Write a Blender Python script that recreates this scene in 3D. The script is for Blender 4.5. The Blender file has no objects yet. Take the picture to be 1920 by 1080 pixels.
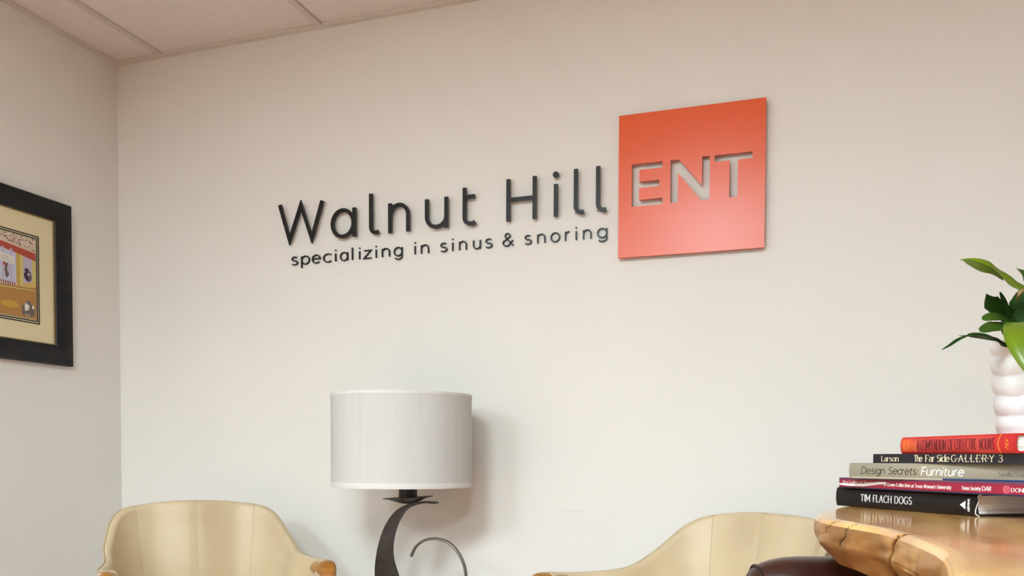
import bpy, bmesh, math, random
from mathutils import Vector, Matrix
random.seed(7)
S = bpy.context.scene
COL = S.collection
R = math.radians
CAMZ = 0.95
BACK_Y, LEFT_X, RIGHT_X, FRONT_Y, CEIL_Z = 2.6, -2.4557, 4.2, -5.2, CAMZ + 1.4463

# ------------------------------------------------------------- camera
cd = bpy.data.cameras.new('camera')
cam = bpy.data.objects.new('camera', cd); COL.objects.link(cam)
f, yaw, pitch, roll, cy = 1631.2511, 0.3349, -0.0338, 0.004, 915.4741
F = Vector((-math.sin(yaw)*math.cos(pitch), math.cos(yaw)*math.cos(pitch), math.sin(pitch)))
Rt = Vector((math.cos(yaw), math.sin(yaw), 0)); Up = Rt.cross(F)
R2 = Rt*math.cos(roll) + Up*math.sin(roll); U2 = -Rt*math.sin(roll) + Up*math.cos(roll)
m = Matrix((R2, U2, -F)).transposed().to_4x4(); m.translation = Vector((0, 0, CAMZ))
cam.matrix_world = m
cd.sensor_width = 36; cd.lens = f*36/1920; cd.shift_y = (cy-540)/1920; cd.clip_start = 0.02
S.camera = cam

# ------------------------------------------------------------- world, exposure
w = bpy.data.worlds.new('world'); S.world = w; w.use_nodes = True
w.node_tree.nodes['Background'].inputs[0].default_value = (0.9, 0.92, 1, 1)
w.node_tree.nodes['Background'].inputs[1].default_value = 0.3
S.view_settings.view_transform = 'Standard'; S.view_settings.look = 'None'
S.view_settings.gamma = 1; S.view_settings.use_curve_mapping = False
S.view_settings.exposure = 0.72
LIGHT = 31.0          # radiance of the ceiling troffers
LIGHT_COL = (0.83, 1.04, 1.13, 1)

# ------------------------------------------------------------- materials
def mat(name, col, rough=0.6, metal=0, spec=0.5, coat=0, emit=None, estr=0, sheen=0):
    mt = bpy.data.materials.new(name); mt.use_nodes = True
    b = mt.node_tree.nodes['Principled BSDF']
    b.inputs['Base Color'].default_value = (*col, 1); b.inputs['Roughness'].default_value = rough
    b.inputs['Metallic'].default_value = metal; b.inputs['Specular IOR Level'].default_value = spec
    b.inputs['Coat Weight'].default_value = coat; b.inputs['Coat Roughness'].default_value = 0.08
    b.inputs['Sheen Weight'].default_value = sheen
    if emit: b.inputs['Emission Color'].default_value = emit; b.inputs['Emission Strength'].default_value = estr
    return mt
def N(mt, t, **kw):
    n = mt.node_tree.nodes.new(t)
    for k, v in kw.items():
        if k in n.inputs: n.inputs[k].default_value = v
        else: setattr(n, k, v)
    return n
def L(mt, a, b): mt.node_tree.links.new(a, b)
def varied(mt, c1, c2, scale=8, detail=4, bump=0.0, bscale=None, stretch=None, dist=0.02, lo=.3, hi=.7):
    """noise colour variation and fine relief on an existing principled material"""
    b = mt.node_tree.nodes['Principled BSDF']
    tc = N(mt, 'ShaderNodeTexCoord'); mp = N(mt, 'ShaderNodeMapping'); L(mt, tc.outputs['Object'], mp.inputs[0])
    if stretch: mp.inputs['Scale'].default_value = stretch
    n = N(mt, 'ShaderNodeTexNoise', Scale=scale, Detail=detail); L(mt, mp.outputs[0], n.inputs['Vector'])
    r = N(mt, 'ShaderNodeValToRGB'); r.color_ramp.elements[0].color = (*c1, 1); r.color_ramp.elements[1].color = (*c2, 1)
    r.color_ramp.elements[0].position = lo; r.color_ramp.elements[1].position = hi
    L(mt, n.outputs['Fac'], r.inputs[0]); L(mt, r.outputs[0], b.inputs['Base Color'])
    if bump:
        n2 = N(mt, 'ShaderNodeTexNoise', Scale=bscale or scale*10, Detail=3); L(mt, mp.outputs[0], n2.inputs['Vector'])
        bp = N(mt, 'ShaderNodeBump', Strength=bump, Distance=dist); L(mt, n2.outputs['Fac'], bp.inputs['Height'])
        L(mt, bp.outputs[0], b.inputs['Normal'])
    return mt
def srgb(r, g, b):
    return tuple(((c/255)/12.92 if c/255 <= .04045 else ((c/255+.055)/1.055)**2.4) for c in (r, g, b))
M = {}
M['wall'] = varied(mat('wall_paint', (.8, .75, .69), .75, spec=.25), (.80, .765, .71), (.82, .79, .735), 1.5, 2, .06, 160, dist=.002)
M['floor'] = varied(mat('floor_wood', (.3, .16, .09), .5), (.30, .13, .075), (.38, .18, .11), 3, 6, stretch=(1, 10, 1))
M['tile'] = varied(mat('ceiling_tile', (.8, .74, .70), .9, spec=.1), (.83, .75, .71), (.87, .79, .75), 60, 4, .25, 220, dist=.003)
M['tbar'] = mat('tbar_enamel', (.70, .63, .57), .45)
M['diffuser'] = mat('lamp_diffuser', (.9, .9, .9), .5, emit=LIGHT_COL, estr=LIGHT)
M['black_letter'] = mat('letter_black_satin', srgb(14, 12, 13), .33, spec=.42)
M['orange'] = mat('panel_orange', srgb(226, 84, 8), .30, spec=.5)
b_ = M['orange'].node_tree.nodes['Principled BSDF']; b_.inputs['Metallic'].default_value = 0.0
M['shade'] = varied(mat('linen_shade', (.83, .80, .75), .9, spec=.1), (.585, .565, .535), (.615, .595, .565), 60, 2, .2, 300, stretch=(1, 1, .08), dist=.001)
M['shade_trim'] = mat('shade_trim', (.70, .67, .64), .8, spec=.2)
M['iron'] = varied(mat('iron_bronze', srgb(52, 44, 40), .42, metal=.35), srgb(46, 38, 35), srgb(64, 54, 48), 40, 3, .15, 120, dist=.001)
M['steel'] = mat('burnished_steel', srgb(120, 116, 108), .35, metal=.8)
M['cream'] = varied(mat('cream_leather', (.6, .5, .36), .42, spec=.45), srgb(198, 176, 141), srgb(210, 190, 156), 5, 3, .18, 220, dist=.002)
M['cream_seam'] = mat('cream_leather_welt', srgb(188, 170, 136), .5)
M['brown'] = varied(mat('brown_leather', (.06, .03, .02), .33, spec=.5), srgb(40, 17, 11), srgb(54, 25, 17), 5, 3, .12, 200, dist=.002)
M['brown_seam'] = mat('brown_welt', srgb(38, 18, 14), .5)
M['arm_wood'] = varied(mat('honey_wood', (.5, .25, .06), .28, coat=.4), srgb(140, 84, 22), srgb(186, 130, 54), 10, 5, stretch=(1, 1, 6))
M['paper'] = varied(mat('page_paper', (.75, .72, .66), .85, spec=.1), srgb(214, 206, 194), srgb(248, 245, 238), 9, 3, stretch=(.3, .3, 60), lo=.38, hi=.6)
M['white_paper'] = mat('white_paper', srgb(240, 238, 234), .8)
M['vase'] = mat('white_ceramic', (.66, .635, .615), .38, spec=.5)
M['frame'] = varied(mat('frame_dark', (.02, .02, .02), .45, spec=.3), srgb(10, 12, 16), srgb(30, 27, 30), 14, 5, .35, 30, stretch=(1, 1, 3), dist=.004)
M['mat'] = mat('mat_board', srgb(226, 212, 172), .9, spec=.1)
M['line'] = mat('mat_line_black', srgb(38, 30, 34), .8)
M['gold'] = mat('gilt_lip', srgb(110, 92, 50), .4, metal=.5)

# ------------------------------------------------------------- mesh helpers
def obj(name, bm_or_me, m, parent=None, smooth=False, auto=None, mats=None):
    if isinstance(bm_or_me, bmesh.types.BMesh):
        me = bpy.data.meshes.new(name)
        bmesh.ops.recalc_face_normals(bm_or_me, faces=bm_or_me.faces)
        if smooth:
            for fc in bm_or_me.faces: fc.smooth = len(fc.verts) <= 4
            if auto:
                for e in bm_or_me.edges:
                    if len(e.link_faces) == 2 and e.calc_face_angle(0) > R(auto): e.smooth = False
        bm_or_me.to_mesh(me); bm_or_me.free()
    else: me = bm_or_me
    for mm in (mats or [m]): me.materials.append(mm)
    o = bpy.data.objects.new(name, me); COL.objects.link(o)
    if parent: o.parent = parent
    return o
def thing(name, label, cat, loc=(0, 0, 0), rz=0, group=None):
    o = bpy.data.objects.new(name, None); COL.objects.link(o); o.location = loc; o.rotation_euler = (0, 0, rz)
    o.empty_display_size = .05
    o['label'] = label; o['category'] = cat
    if group: o['group'] = group
    return o
def struct(name, bm, m, parent=None):
    o = obj(name, bm, m, parent)
    if not parent: o['kind'] = 'structure'
    return o
def box(bm, x0, x1, y0, y1, z0, z1, bev=0, seg=2):
    r = bmesh.ops.create_cube(bm, size=1)
    vs = r['verts']
    for v in vs:
        v.co = Vector(((x0+x1)/2+v.co.x*(x1-x0), (y0+y1)/2+v.co.y*(y1-y0), (z0+z1)/2+v.co.z*(z1-z0)))
    if bev:
        es = {e for v in vs for e in v.link_edges}
        bmesh.ops.bevel(bm, geom=list(es), offset=bev, segments=seg, affect='EDGES', profile=.5)
def newbox(*a, **k):
    bm = bmesh.new(); box(bm, *a, **k); return bm
def ringed(bm, rings, closed=True, cap0=True, cap1=True):
    vr = [[bm.verts.new(p) for p in r] for r in rings]
    n = len(rings[0])
    for a, b in zip(vr, vr[1:]):
        for i in range(n if closed else n-1):
            j = (i+1) % n
            bm.faces.new((a[i], a[j], b[j], b[i]))
    if closed and cap0: bm.faces.new(vr[0][::-1])
    if closed and cap1: bm.faces.new(vr[-1])
    return vr
def lathe(prof, n=48, cap0=True, cap1=True, c=(0, 0)):
    bm = bmesh.new()
    ringed(bm, [[(c[0]+r*math.cos(2*math.pi*i/n), c[1]+r*math.sin(2*math.pi*i/n), z) for i in range(n)] for r, z in prof], True, cap0, cap1)
    return bm
def crs(P, n=8):
    P = [Vector(p) for p in P]; out = []
    for i in range(len(P)-1):
        p0, p1, p2, p3 = P[max(i-1, 0)], P[i], P[i+1], P[min(i+2, len(P)-1)]
        for k in range(n):
            t = k/n
            out.append(.5*((2*p1)+(-p0+p2)*t+(2*p0-5*p1+4*p2-p3)*t*t+(-p0+3*p1-3*p2+p3)*t**3))
    out.append(P[-1]); return out
def sweep(pts, rads, n=10, twist=0, squash=1.0, up=Vector((0, 0, 1)), bm=None, cap=True):
    """tube along pts; rads per point; elliptical by squash, rotated progressively by twist"""
    bm = bm or bmesh.new(); rings = []
    m_ = len(pts)
    for i, p in enumerate(pts):
        t = (pts[min(i+1, m_-1)]-pts[max(i-1, 0)]).normalized()
        a = t.cross(up)
        if a.length < 1e-3: a = t.cross(Vector((0, 1, 0)))
        a.normalize(); b = t.cross(a)
        r = rads[i] if hasattr(rads, '__len__') else rads
        th = twist*i/(m_-1)
        a2 = a*math.cos(th)+b*math.sin(th); b2 = -a*math.sin(th)+b*math.cos(th)
        rings.append([p+a2*r*math.cos(2*math.pi*k/n)+b2*r*squash*math.sin(2*math.pi*k/n) for k in range(n)])
    ringed(bm, rings, True, cap, cap)
    return bm

# ------------------------------------------------------------- stroke lettering
def arc(cx, cy_, rx, ry, a0, a1, n=None):
    n = n or max(4, int(abs(a1-a0)/11))
    return [(cx+rx*math.cos(R(a0+(a1-a0)*i/n)), cy_+ry*math.sin(R(a0+(a1-a0)*i/n))) for i in range(n+1)]
G = {   # glyph: (width, strokes); cap height 100, x height 70
 'A': (80, [[(0, 0), (40, 100), (80, 0)], [(15, 34), (65, 34)]]),
 'B': (60, [[(0, 0), (0, 100)], [(0, 100)]+arc(32, 76, 24, 24, 90, -90)+[(0, 52)], [(0, 52)]+arc(34, 26, 26, 26, 90, -90)+[(0, 0)]]),
 'C': (82, [arc(46, 50, 46, 50, 45, 315)]),
 'D': (78, [[(0, 0), (0, 100)], [(0, 100)]+arc(30, 50, 48, 50, 90, -90)+[(0, 0)]]),
 'E': (54, [[(0, 0), (0, 100)], [(0, 100), (54, 100)], [(0, 52), (46, 52)], [(0, 0), (54, 0)]]),
 'F': (52, [[(0, 0), (0, 100)], [(0, 100), (52, 100)], [(0, 52), (44, 52)]]),
 'G': (86, [arc(46, 50, 46, 50, 45, 325)+[(86, 45)], [(52, 45), (87, 45)]]),
 'H': (70, [[(0, 0), (0, 100)], [(70, 0), (70, 100)], [(0, 52), (70, 52)]]),
 'I': (6, [[(3, 0), (3, 100)]]),
 'L': (50, [[(0, 100), (0, 0)], [(0, 0), (50, 0)]]),
 'M': (92, [[(0, 0), (0, 100), (46, 22), (92, 100), (92, 0)]]),
 'N': (74, [[(0, 0), (0, 100), (74, 0), (74, 100)]]),
 'O': (94, [arc(47, 50, 47, 50, 0, 360, 36)]),
 'P': (60, [[(0, 0), (0, 100)], [(0, 100)]+arc(34, 74, 26, 26, 90, -90)+[(0, 48)]]),
 'R': (64, [[(0, 0), (0, 100)], [(0, 100)]+arc(34, 75, 25, 25, 90, -90)+[(0, 50)], [(30, 50), (64, 0)]]),
 'S': (58, [arc(30, 76, 26, 24, 35, 270)+arc(29, 26, 28, 26, 90, -150)[1:]]),
 'T': (68, [[(0, 100), (68, 100)], [(34, 100), (34, 0)]]),
 'U': (70, [[(0, 100)]+arc(35, 34, 35, 34, 180, 360)+[(70, 100)]]),
 'V': (78, [[(0, 100), (39, 0), (78, 100)]]),
 'W': (118, [[(0, 100), (29, 0), (59, 96), (88, 0), (118, 100)]]),
 'Y': (76, [[(0, 100), (38, 48), (76, 100)], [(38, 48), (38, 0)]]),
 '3': (52, [arc(25, 77, 23, 23, 150, -90)+arc(26, 27, 27, 27, 90, -150)[1:]]),
 '&': (82, [[(82, 0), (18, 72)]+arc(36, 82, 19, 18, 205, -40)+[(14, 44)]+arc(30, 25, 30, 25, 140, 300)+[(78, 46)]]),
 ':': (8, [[(4, 0), (4, 9)], [(4, 50), (4, 59)]]), '/': (44, [[(0, -8), (44, 108)]]), "'": (6, [[(3, 104), (3, 78)]]),
 '.': (14, [[(7, 42), (7, 58)], [(2, 50), (12, 50)]]),
 'a': (60, [arc(31, 35, 31, 35, 0, 360, 32), [(62, 70), (62, 0)]]),
 '@': (54, [arc(27, 48, 22, 22, 150, 0)+[(49, 0)], arc(26, 20, 23, 20, 50, 310)]),
 'b': (60, [arc(31, 35, 31, 35, 0, 360, 32), [(0, 104), (0, 0)]]),
 'c': (54, [arc(34, 35, 34, 35, 50, 310)]),
 'd': (62, [arc(31, 35, 31, 35, 0, 360, 32), [(62, 104), (62, 0)]]),
 'e': (64, [[(1, 38), (65, 38)]+arc(33, 35, 32, 35, 6, 318)[1:]]),
 'f': (34, [[(14, 0), (14, 84)]+arc(32, 84, 18, 20, 180, 80)[1:], [(-2, 68), (34, 68)]]),
 'g': (62, [arc(31, 35, 31, 35, 0, 360, 32), [(62, 70), (62, -6)]+arc(33, -6, 29, 24, 0, -150)[1:]]),
 'h': (54, [[(0, 104), (0, 0)], [(0, 34)]+arc(27, 42, 27, 28, 180, 0)+[(54, 0)]]),
 'i': (6, [[(3, 68), (3, 0)], [(3, 90), (3, 100)]]),
 'k': (50, [[(0, 104), (0, 0)], [(48, 68), (0, 24)], [(16, 38), (50, 0)]]),
 'l': (6, [[(3, 104), (3, 0)]]),
 'm': (92, [[(0, 68), (0, 0)], [(0, 38)]+arc(23, 46, 23, 24, 180, 0)+[(46, 0)], [(46, 38)]+arc(69, 46, 23, 24, 180, 0)+[(92, 0)]]),
 'n': (54, [[(0, 70), (0, 0)], [(0, 34)]+arc(27, 42, 27, 28, 180, 0)+[(54, 0)]]),
 'o': (66, [arc(33, 35, 33, 35, 0, 360, 32)]),
 'p': (62, [[(0, 70), (0, -32)], arc(31, 35, 31, 35, 0, 360, 32)]),
 'r': (32, [[(0, 70), (0, 0)], [(0, 38)]+arc(28, 42, 28, 28, 180, 85)]),
 's': (48, [arc(25, 53, 20, 17, 40, 270)+arc(24, 18, 23, 18, 90, -145)[1:]]),
 't': (34, [[(12, 92), (12, 18)]+arc(28, 18, 16, 18, 180, 290)[1:], [(-2, 68), (32, 68)]]),
 'u': (54, [[(0, 70), (0, 28)]+arc(27, 28, 27, 28, 180, 360)[1:], [(54, 70), (54, 0)]]),
 'v': (56, [[(0, 70), (28, 0), (56, 70)]]), 'w': (84, [[(0, 70), (21, 0), (42, 64), (63, 0), (84, 70)]]),
 'x': (50, [[(0, 70), (50, 0)], [(50, 70), (0, 0)]]),
 'y': (56, [[(0, 70), (28, 4)], [(56, 70), (20, -30)]]),
 'z': (52, [[(2, 68), (52, 68), (0, 2), (54, 2)]]),
}
def stroke_poly(bm, pts, wid, map3, depth, thin=1.0):
    """ribbon of constant (or nib) width along 2D pts, given as front face, back face and sides; map3(x, y, d) -> 3D"""
    q_ = [Vector(p) for p in pts]; pts = [q_[0]]
    for p in q_[1:]:
        dd = (p-pts[-1]).length
        if dd < 1e-7*1: continue
        if depth < .001 and dd > .0015:     # printing follows a curved spine
            k_ = int(dd/.0015)+1; a_ = pts[-1]
            pts += [a_.lerp(p, i/k_) for i in range(1, k_)]
        pts.append(p)
    closed = (pts[0]-pts[-1]).length < 1e-6
    if closed: pts = pts[:-1]
    n = len(pts); lo, ro = [], []
    for i in range(n):
        a = pts[i-1] if (i or closed) else None
        b = pts[(i+1) % n] if (i < n-1 or closed) else None
        d1 = (pts[i]-a).normalized() if a is not None else None
        d2 = (b-pts[i]).normalized() if b is not None else None
        if d1 is None: d1 = d2
        if d2 is None: d2 = d1
        t = d1+d2
        t = t.normalized() if t.length > 1e-6 else d1
        nn = Vector((-t.y, t.x)); n1 = Vector((-d1.y, d1.x))
        k = min(1/max(nn.dot(n1), .2), 2.6)
        hw = wid/2*(thin+(1-thin)*abs(t.y))
        lo.append(pts[i]+nn*hw*k); ro.append(pts[i]-nn*hw*k)
    rows = []
    for i in range(n):
        rows.append([bm.verts.new(map3(lo[i].x, lo[i].y, 0)), bm.verts.new(map3(ro[i].x, ro[i].y, 0)),
                     bm.verts.new(map3(ro[i].x, ro[i].y, depth)), bm.verts.new(map3(lo[i].x, lo[i].y, depth))])
    for i in range(n if closed else n-1):
        p, q = rows[i], rows[(i+1) % n]
        for k in range(4): bm.faces.new((p[k], p[(k+1) % 4], q[(k+1) % 4], q[k]))
    if not closed: bm.faces.new(rows[0]); bm.faces.new(rows[-1][::-1])
def text_bm(bm, txt, x0, x1, base, cap, wid, map3, depth, slant=0, serif=0, thin=1.0, track=22, space=42):
    """sets txt between x0 and x1 on the baseline with the given cap height"""
    adv = []; x = 0
    for c in txt:
        if c == ' ': adv.append(None); x += space; continue
        adv.append(x); x += G[c][0]+track
    tot = x-track; sx = (x1-x0)/tot; sy = cap/100
    for c, a in zip(txt, adv):
        if a is None: continue
        strokes = [list(s) for s in G[c][1]]
        if serif:
            ext = []
            for s in strokes:
                if (Vector(s[0])-Vector(s[-1])).length < 1e-6: continue
                for e, q in ((s[0], s[1]), (s[-1], s[-2])):
                    dx, dy = e[0]-q[0], e[1]-q[1]
                    if abs(dy) > abs(dx)*1.6 and (abs(e[1]) < 3 or abs(e[1]-100) < 5 or abs(e[1]-69) < 3 or e[1] < -25):
                        ext.append([(e[0]-serif, e[1]), (e[0]+serif, e[1])])
                    elif abs(dx) > abs(dy)*2 and c in 'EFLTZ' and abs(e[1]-50) > 30:
                        sg = -1 if e[1] > 50 else 1
                        ext.append([(e[0], e[1]), (e[0], e[1]+sg*16)])
            for s in ext: stroke_poly(bm, [(x0+(a+p[0]+slant*p[1])*sx, base+p[1]*sy) for p in s], wid*.55, map3, depth)
        for q_, s in enumerate(strokes):
            stroke_poly(bm, [(x0+(a+p[0]+slant*p[1])*sx, base+p[1]*sy) for p in s], wid, (lambda x, z, d, q_=q_: map3(x, z, d-.00002*(q_+1))), depth, thin)

# ============================================================= SETTING
T = .1
struct('floor', newbox(LEFT_X-T, RIGHT_X+T, FRONT_Y-T, BACK_Y+T, -T, 0), M['floor'])
struct('wall_back', newbox(LEFT_X-T, RIGHT_X+T, BACK_Y, BACK_Y+T, 0, CEIL_Z+.2), M['wall'])
struct('wall_left', newbox(LEFT_X-T, LEFT_X, FRONT_Y, BACK_Y, 0, CEIL_Z+.2), M['wall'])
struct('wall_right', newbox(RIGHT_X, RIGHT_X+T, FRONT_Y, BACK_Y, 0, CEIL_Z+.2), M['wall'])
struct('wall_front', newbox(LEFT_X-T, RIGHT_X+T, FRONT_Y-T, FRONT_Y, 0, CEIL_Z+.2), M['wall'])
M['base'] = mat('baseboard_paint', (.75, .72, .68), .4)
struct('baseboard_back', newbox(LEFT_X, RIGHT_X, BACK_Y-.014, BACK_Y, 0, .1, bev=.003), M['base'])
struct('baseboard_left', newbox(LEFT_X, LEFT_X+.014, FRONT_Y, BACK_Y-.014, 0, .1, bev=.003), M['base'])
# faint scuffs on the back wall paint
M['scuff'] = varied(mat('scuffed_paint', (.72, .68, .62), .8, spec=.2), (.66, .63, .58), (.76, .73, .67), 60, 3)
wb = bpy.data.objects['wall_back']
for pts in ([(-.7638, .7916), (-.7037, .7885), (-.636, .7850)], [(-.5993, .784), (-.5366, .7823)], [(-.4879, .7868), (-.4605, .789)]):
    bm = bmesh.new(); n_ = len(pts)-1
    ringed(bm, [[(x, BACK_Y-.0004, z-.001*(.4+(0 < i < n_))), (x, BACK_Y-.0004, z+.001*(.4+(0 < i < n_))), (x, BACK_Y+.001, z+.001), (x, BACK_Y+.001, z-.001)] for i, (x, z) in enumerate(pts)])
    obj('scuff_mark', bm, M['scuff'], wb)
# suspended ceiling: deck above, tiles, tee bars and wall angle hung under it
ceil = struct('ceiling', newbox(LEFT_X-T, RIGHT_X+T, FRONT_Y-T, BACK_Y+T, CEIL_Z+.08, CEIL_Z+.18), M['tile'])
gx = [LEFT_X, -2.2456]+[-1.588+.6585*i for i in range(9)]+[RIGHT_X]
gy = [BACK_Y, 1.25, -.066, -1.382, -2.699, -4.015, FRONT_Y]
LIGHTS = {(3, 2), (1, 3), (5, 3)}  # left and right troffers are added fill, brightening left wall and lamp shade
for i in range(len(gx)-1):
    for j in range(len(gy)-1):
        if (i, j) in LIGHTS: continue
        obj('ceiling_tile', newbox(gx[i]+.003, gx[i+1]-.003, gy[j+1]+.003, gy[j]-.003, CEIL_Z+.006, CEIL_Z+.022), M['tile'], ceil)
for x in gx[1:-1]:
    obj('tee_bar', newbox(x-.0115, x+.0115, FRONT_Y+.02, BACK_Y-.012, CEIL_Z-.002, CEIL_Z+.0055, bev=.0008, seg=1), M['tbar'], ceil)
for y in gy[1:-1]:
    for a, b in zip(gx, gx[1:]):
        obj('tee_bar', newbox(a+.012, b-.012, y-.0115, y+.0115, CEIL_Z-.0015, CEIL_Z+.0055), M['tbar'], ceil)
for nm, bx in (('wall_angle', (LEFT_X, RIGHT_X, BACK_Y-.02, BACK_Y, CEIL_Z-.004, CEIL_Z+.0055)), ('wall_angle', (LEFT_X, LEFT_X+.02, FRONT_Y, BACK_Y-.02, CEIL_Z-.004, CEIL_Z+.0055))):
    obj(nm, newbox(*bx), M['tbar'], ceil)
tr_where = {(3, 2): 'nearest the lettered wall', (1, 3): 'added as fill, nearest the left wall', (5, 3): 'added as fill, nearest the right wall'}
for (i, j) in sorted(LIGHTS):
    x0, x1, y0, y1 = gx[i]+.012, gx[i+1]-.012, gy[j+1]+.012, gy[j]-.012
    t = thing('ceiling_light', 'flat white troffer in the ceiling, '+tr_where[(i, j)], 'ceiling light', ((x0+x1)/2, (y0+y1)/2, CEIL_Z), group='ceiling troffers')
    hx, hy = (x1-x0)/2, (y1-y0)/2
    bm = bmesh.new()
    for b in ((-hx, hx, -hy, -hy+.03), (-hx, hx, hy-.03, hy), (-hx, -hx+.03, -hy+.03, hy-.03), (hx-.03, hx, -hy+.03, hy-.03)): box(bm, *b, .0, .04)
    obj('frame', bm, M['tbar'], t)
    obj('diffuser', newbox(-hx+.03, hx-.03, -hy+.03, hy-.03, .008, .012), M['diffuser'], t)

# ============================================================= LIVE EDGE TABLE
TZ = .87
M['slab'] = mat('live_edge_wood', (.5, .3, .12), .2, coat=.5)
M['slab_edge'] = mat('live_edge_side', (.4, .2, .08), .42, coat=.15)
def wood_nodes(mt, cols=((186, 126, 62), (216, 162, 94), (234, 184, 108)), sc=(1, .45, 2.2), wave=.35):
    b = mt.node_tree.nodes['Principled BSDF']
    tc = N(mt, 'ShaderNodeTexCoord'); mp = N(mt, 'ShaderNodeMapping'); L(mt, tc.outputs['Object'], mp.inputs[0])
    mp.inputs['Scale'].default_value = sc
    n1 = N(mt, 'ShaderNodeTexNoise', Scale=7, Detail=5, Distortion=1.6); L(mt, mp.outputs[0], n1.inputs['Vector'])
    wv = N(mt, 'ShaderNodeTexWave', Scale=3.0, Distortion=9, Detail=3); wv.inputs['Detail Scale'].default_value = 1.4
    L(mt, mp.outputs[0], wv.inputs['Vector'])
    mx = N(mt, 'ShaderNodeMix', data_type='FLOAT'); mx.inputs[0].default_value = wave
    L(mt, n1.outputs['Fac'], mx.inputs[2]); L(mt, wv.outputs['Fac'], mx.inputs[3])
    r = N(mt, 'ShaderNodeValToRGB'); e = r.color_ramp.elements
    e[0].position = .22; e[0].color = (*srgb(*cols[0]), 1); e[1].position = .75; e[1].color = (*srgb(*cols[2]), 1)
    k = r.color_ramp.elements.new(.48); k.color = (*srgb(*cols[1]), 1)
    L(mt, mx.outputs[0], r.inputs[0])
    at = N(mt, 'ShaderNodeAttribute', attribute_name='crack')
    m2 = N(mt, 'ShaderNodeMix', data_type='RGBA'); L(mt, at.outputs['Fac'], m2.inputs[0])
    L(mt, r.outputs[0], m2.inputs[6]); m2.inputs[7].default_value = (*srgb(30, 14, 7), 1)
    L(mt, m2.outputs[2], b.inputs['Base Color'])
wood_nodes(M['slab'])
wood_nodes(M['slab_edge'], ((98, 60, 26), (160, 110, 54), (198, 148, 82)), (1.5, 1.0, 1.1), .05)
table = thing('console_table', 'thick live-edge wooden table with glossy top carrying the stack of books', 'table', (.3, 1.1, 0))
outl = [(.091, .668), (.100, .755), (.106, .841), (.101, .927), (.090, 1.02), (.073, 1.105), (.046, 1.175), (.014, 1.262), (.003, 1.33), (.005, 1.42),
        (.022, 1.504), (.036, 1.577), (.06, 1.68), (.09, 1.80), (.14, 1.92), (.26, 2.0), (.42, 2.0), (.54, 1.9), (.58, 1.6), (.6, 1.2), (.57, .8), (.6, .45), (.5, .3), (.3, .26),
        (.13, .32), (.085, .45), (.083, .56), (.091, .668)]
o3 = crs([(x, y, 0) for x, y in outl], 60)[:-1]
# resample evenly, finer on the near left edge
seg = [0]
for a, b in zip(o3, o3[1:]+[o3[0]]): seg.append(seg[-1]+(b-a).length)
tot = seg[-1]; NP = 2600; pl = []; k = 0
for i in range(NP):
    s = tot*i/NP
    while seg[k+1] < s: k += 1
    t = (s-seg[k])/max(seg[k+1]-seg[k], 1e-9); pl.append(o3[k].lerp(o3[(k+1) % len(o3)], t))
prof = [(-.014, .0), (-.006, -.0005), (-.0015, -.0028), (.0004, -.007), (.0012, -.013), (.0012, -.020), (.0, -.027), (-.001, -.033), (-.004, -.038), (-.012, -.045), (-.019, -.052), (-.026, -.060), (-.034, -.068), (-.050, -.074), (-.075, -.076)]
def h(x, s=1.0):
    return math.sin(x*17.3*s+1.3)*.5+math.sin(x*41.1*s+4.1)*.3+math.sin(x*93.7*s+.7)*.2
# cracks: (y at top, y at bottom, depth) on the left edge, leaning
cracks = [(1.030, 1.150, .0, .076, .009, .0022), (1.300, 1.400, .008, .040, .004, .0011), (1.180, 1.215, .003, .034, .003, .001), (1.235, 1.252, .003, .014, .003, .001)]
prof = [(a[0]+(b[0]-a[0])*k_/4, a[1]+(b[1]-a[1])*k_/4) for a, b in zip(prof[3:], prof[4:]) for k_ in range(4)]+[prof[-1]]
prof = [(-.014, .0), (-.006, -.0005), (-.0015, -.0028)]+prof
bm = bmesh.new(); lay = bm.loops.layers.float_color.new('crack')
rings = []; cval = {}
for q, (off, dz) in enumerate(prof):
    ring = []
    for i in range(NP):
        p = pl[i]; t = (pl[(i+6) % NP]-pl[i-6]).normalized()
        nrm = Vector((t.y, -t.x, 0))
        if nrm.dot(p-Vector((.3, 1.1, 0))) < 0: nrm = -nrm
        s = i/NP*tot
        amt = min(1, max(0, -dz-.004)/.02)
        o_ = off + amt*(.0035*h(s*.6+dz*3)+.0012*h(s*1.3+dz*2.5))
        zz = dz
        und = min(1, max(0, -dz-.036)/.006)
        if und:
            o_ += und*.006*h(s*.7+2)*(1 if dz > -.071 else .5); zz += und*.005*h(s*.5+5)
        c = 0
        if p.x < .16 and .6 < p.y < 1.6:
            for (yt, yb, d0, d1, dep, wd) in cracks:
                if max(.0004, d0-.004) <= -dz <= d1+.006:
                    tt = (-dz-d0)/(d1-d0); yc = yt+(yb-yt)*tt+.004*math.sin(tt*9)
                    g = math.exp(-((p.y-yc)/(wd*1.35))**2)
                    if g > .03: c = max(c, g); o_ -= dep*g
        v = bm.verts.new((p.x+nrm.x*o_-.3, p.y+nrm.y*o_-1.1, TZ+zz)); cval[v] = c; ring.append(v)
    rings.append(ring)
for a, b in zip(rings, rings[1:]):
    for i in range(NP):
        j = (i+1) % NP; fc = bm.faces.new((a[i], a[j], b[j], b[i])); fc.material_index = 0 if a is rings[0] or a is rings[1] or a is rings[2] else 1
bm.faces.new(rings[0][::-1]); bm.faces.new(rings[-1])
for fc in bm.faces:
    if len(fc.verts) == 4:
        for lp in fc.loops: cc = min(1, cval[lp.vert]*2.0); lp[lay] = (cc, cc, cc, 1)
    else:
        for lp in fc.loops: lp[lay] = (0, 0, 0, 1)
slab = obj('tabletop', bm, None, table, smooth=True, auto=50, mats=[M['slab'], M['slab_edge']])
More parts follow.
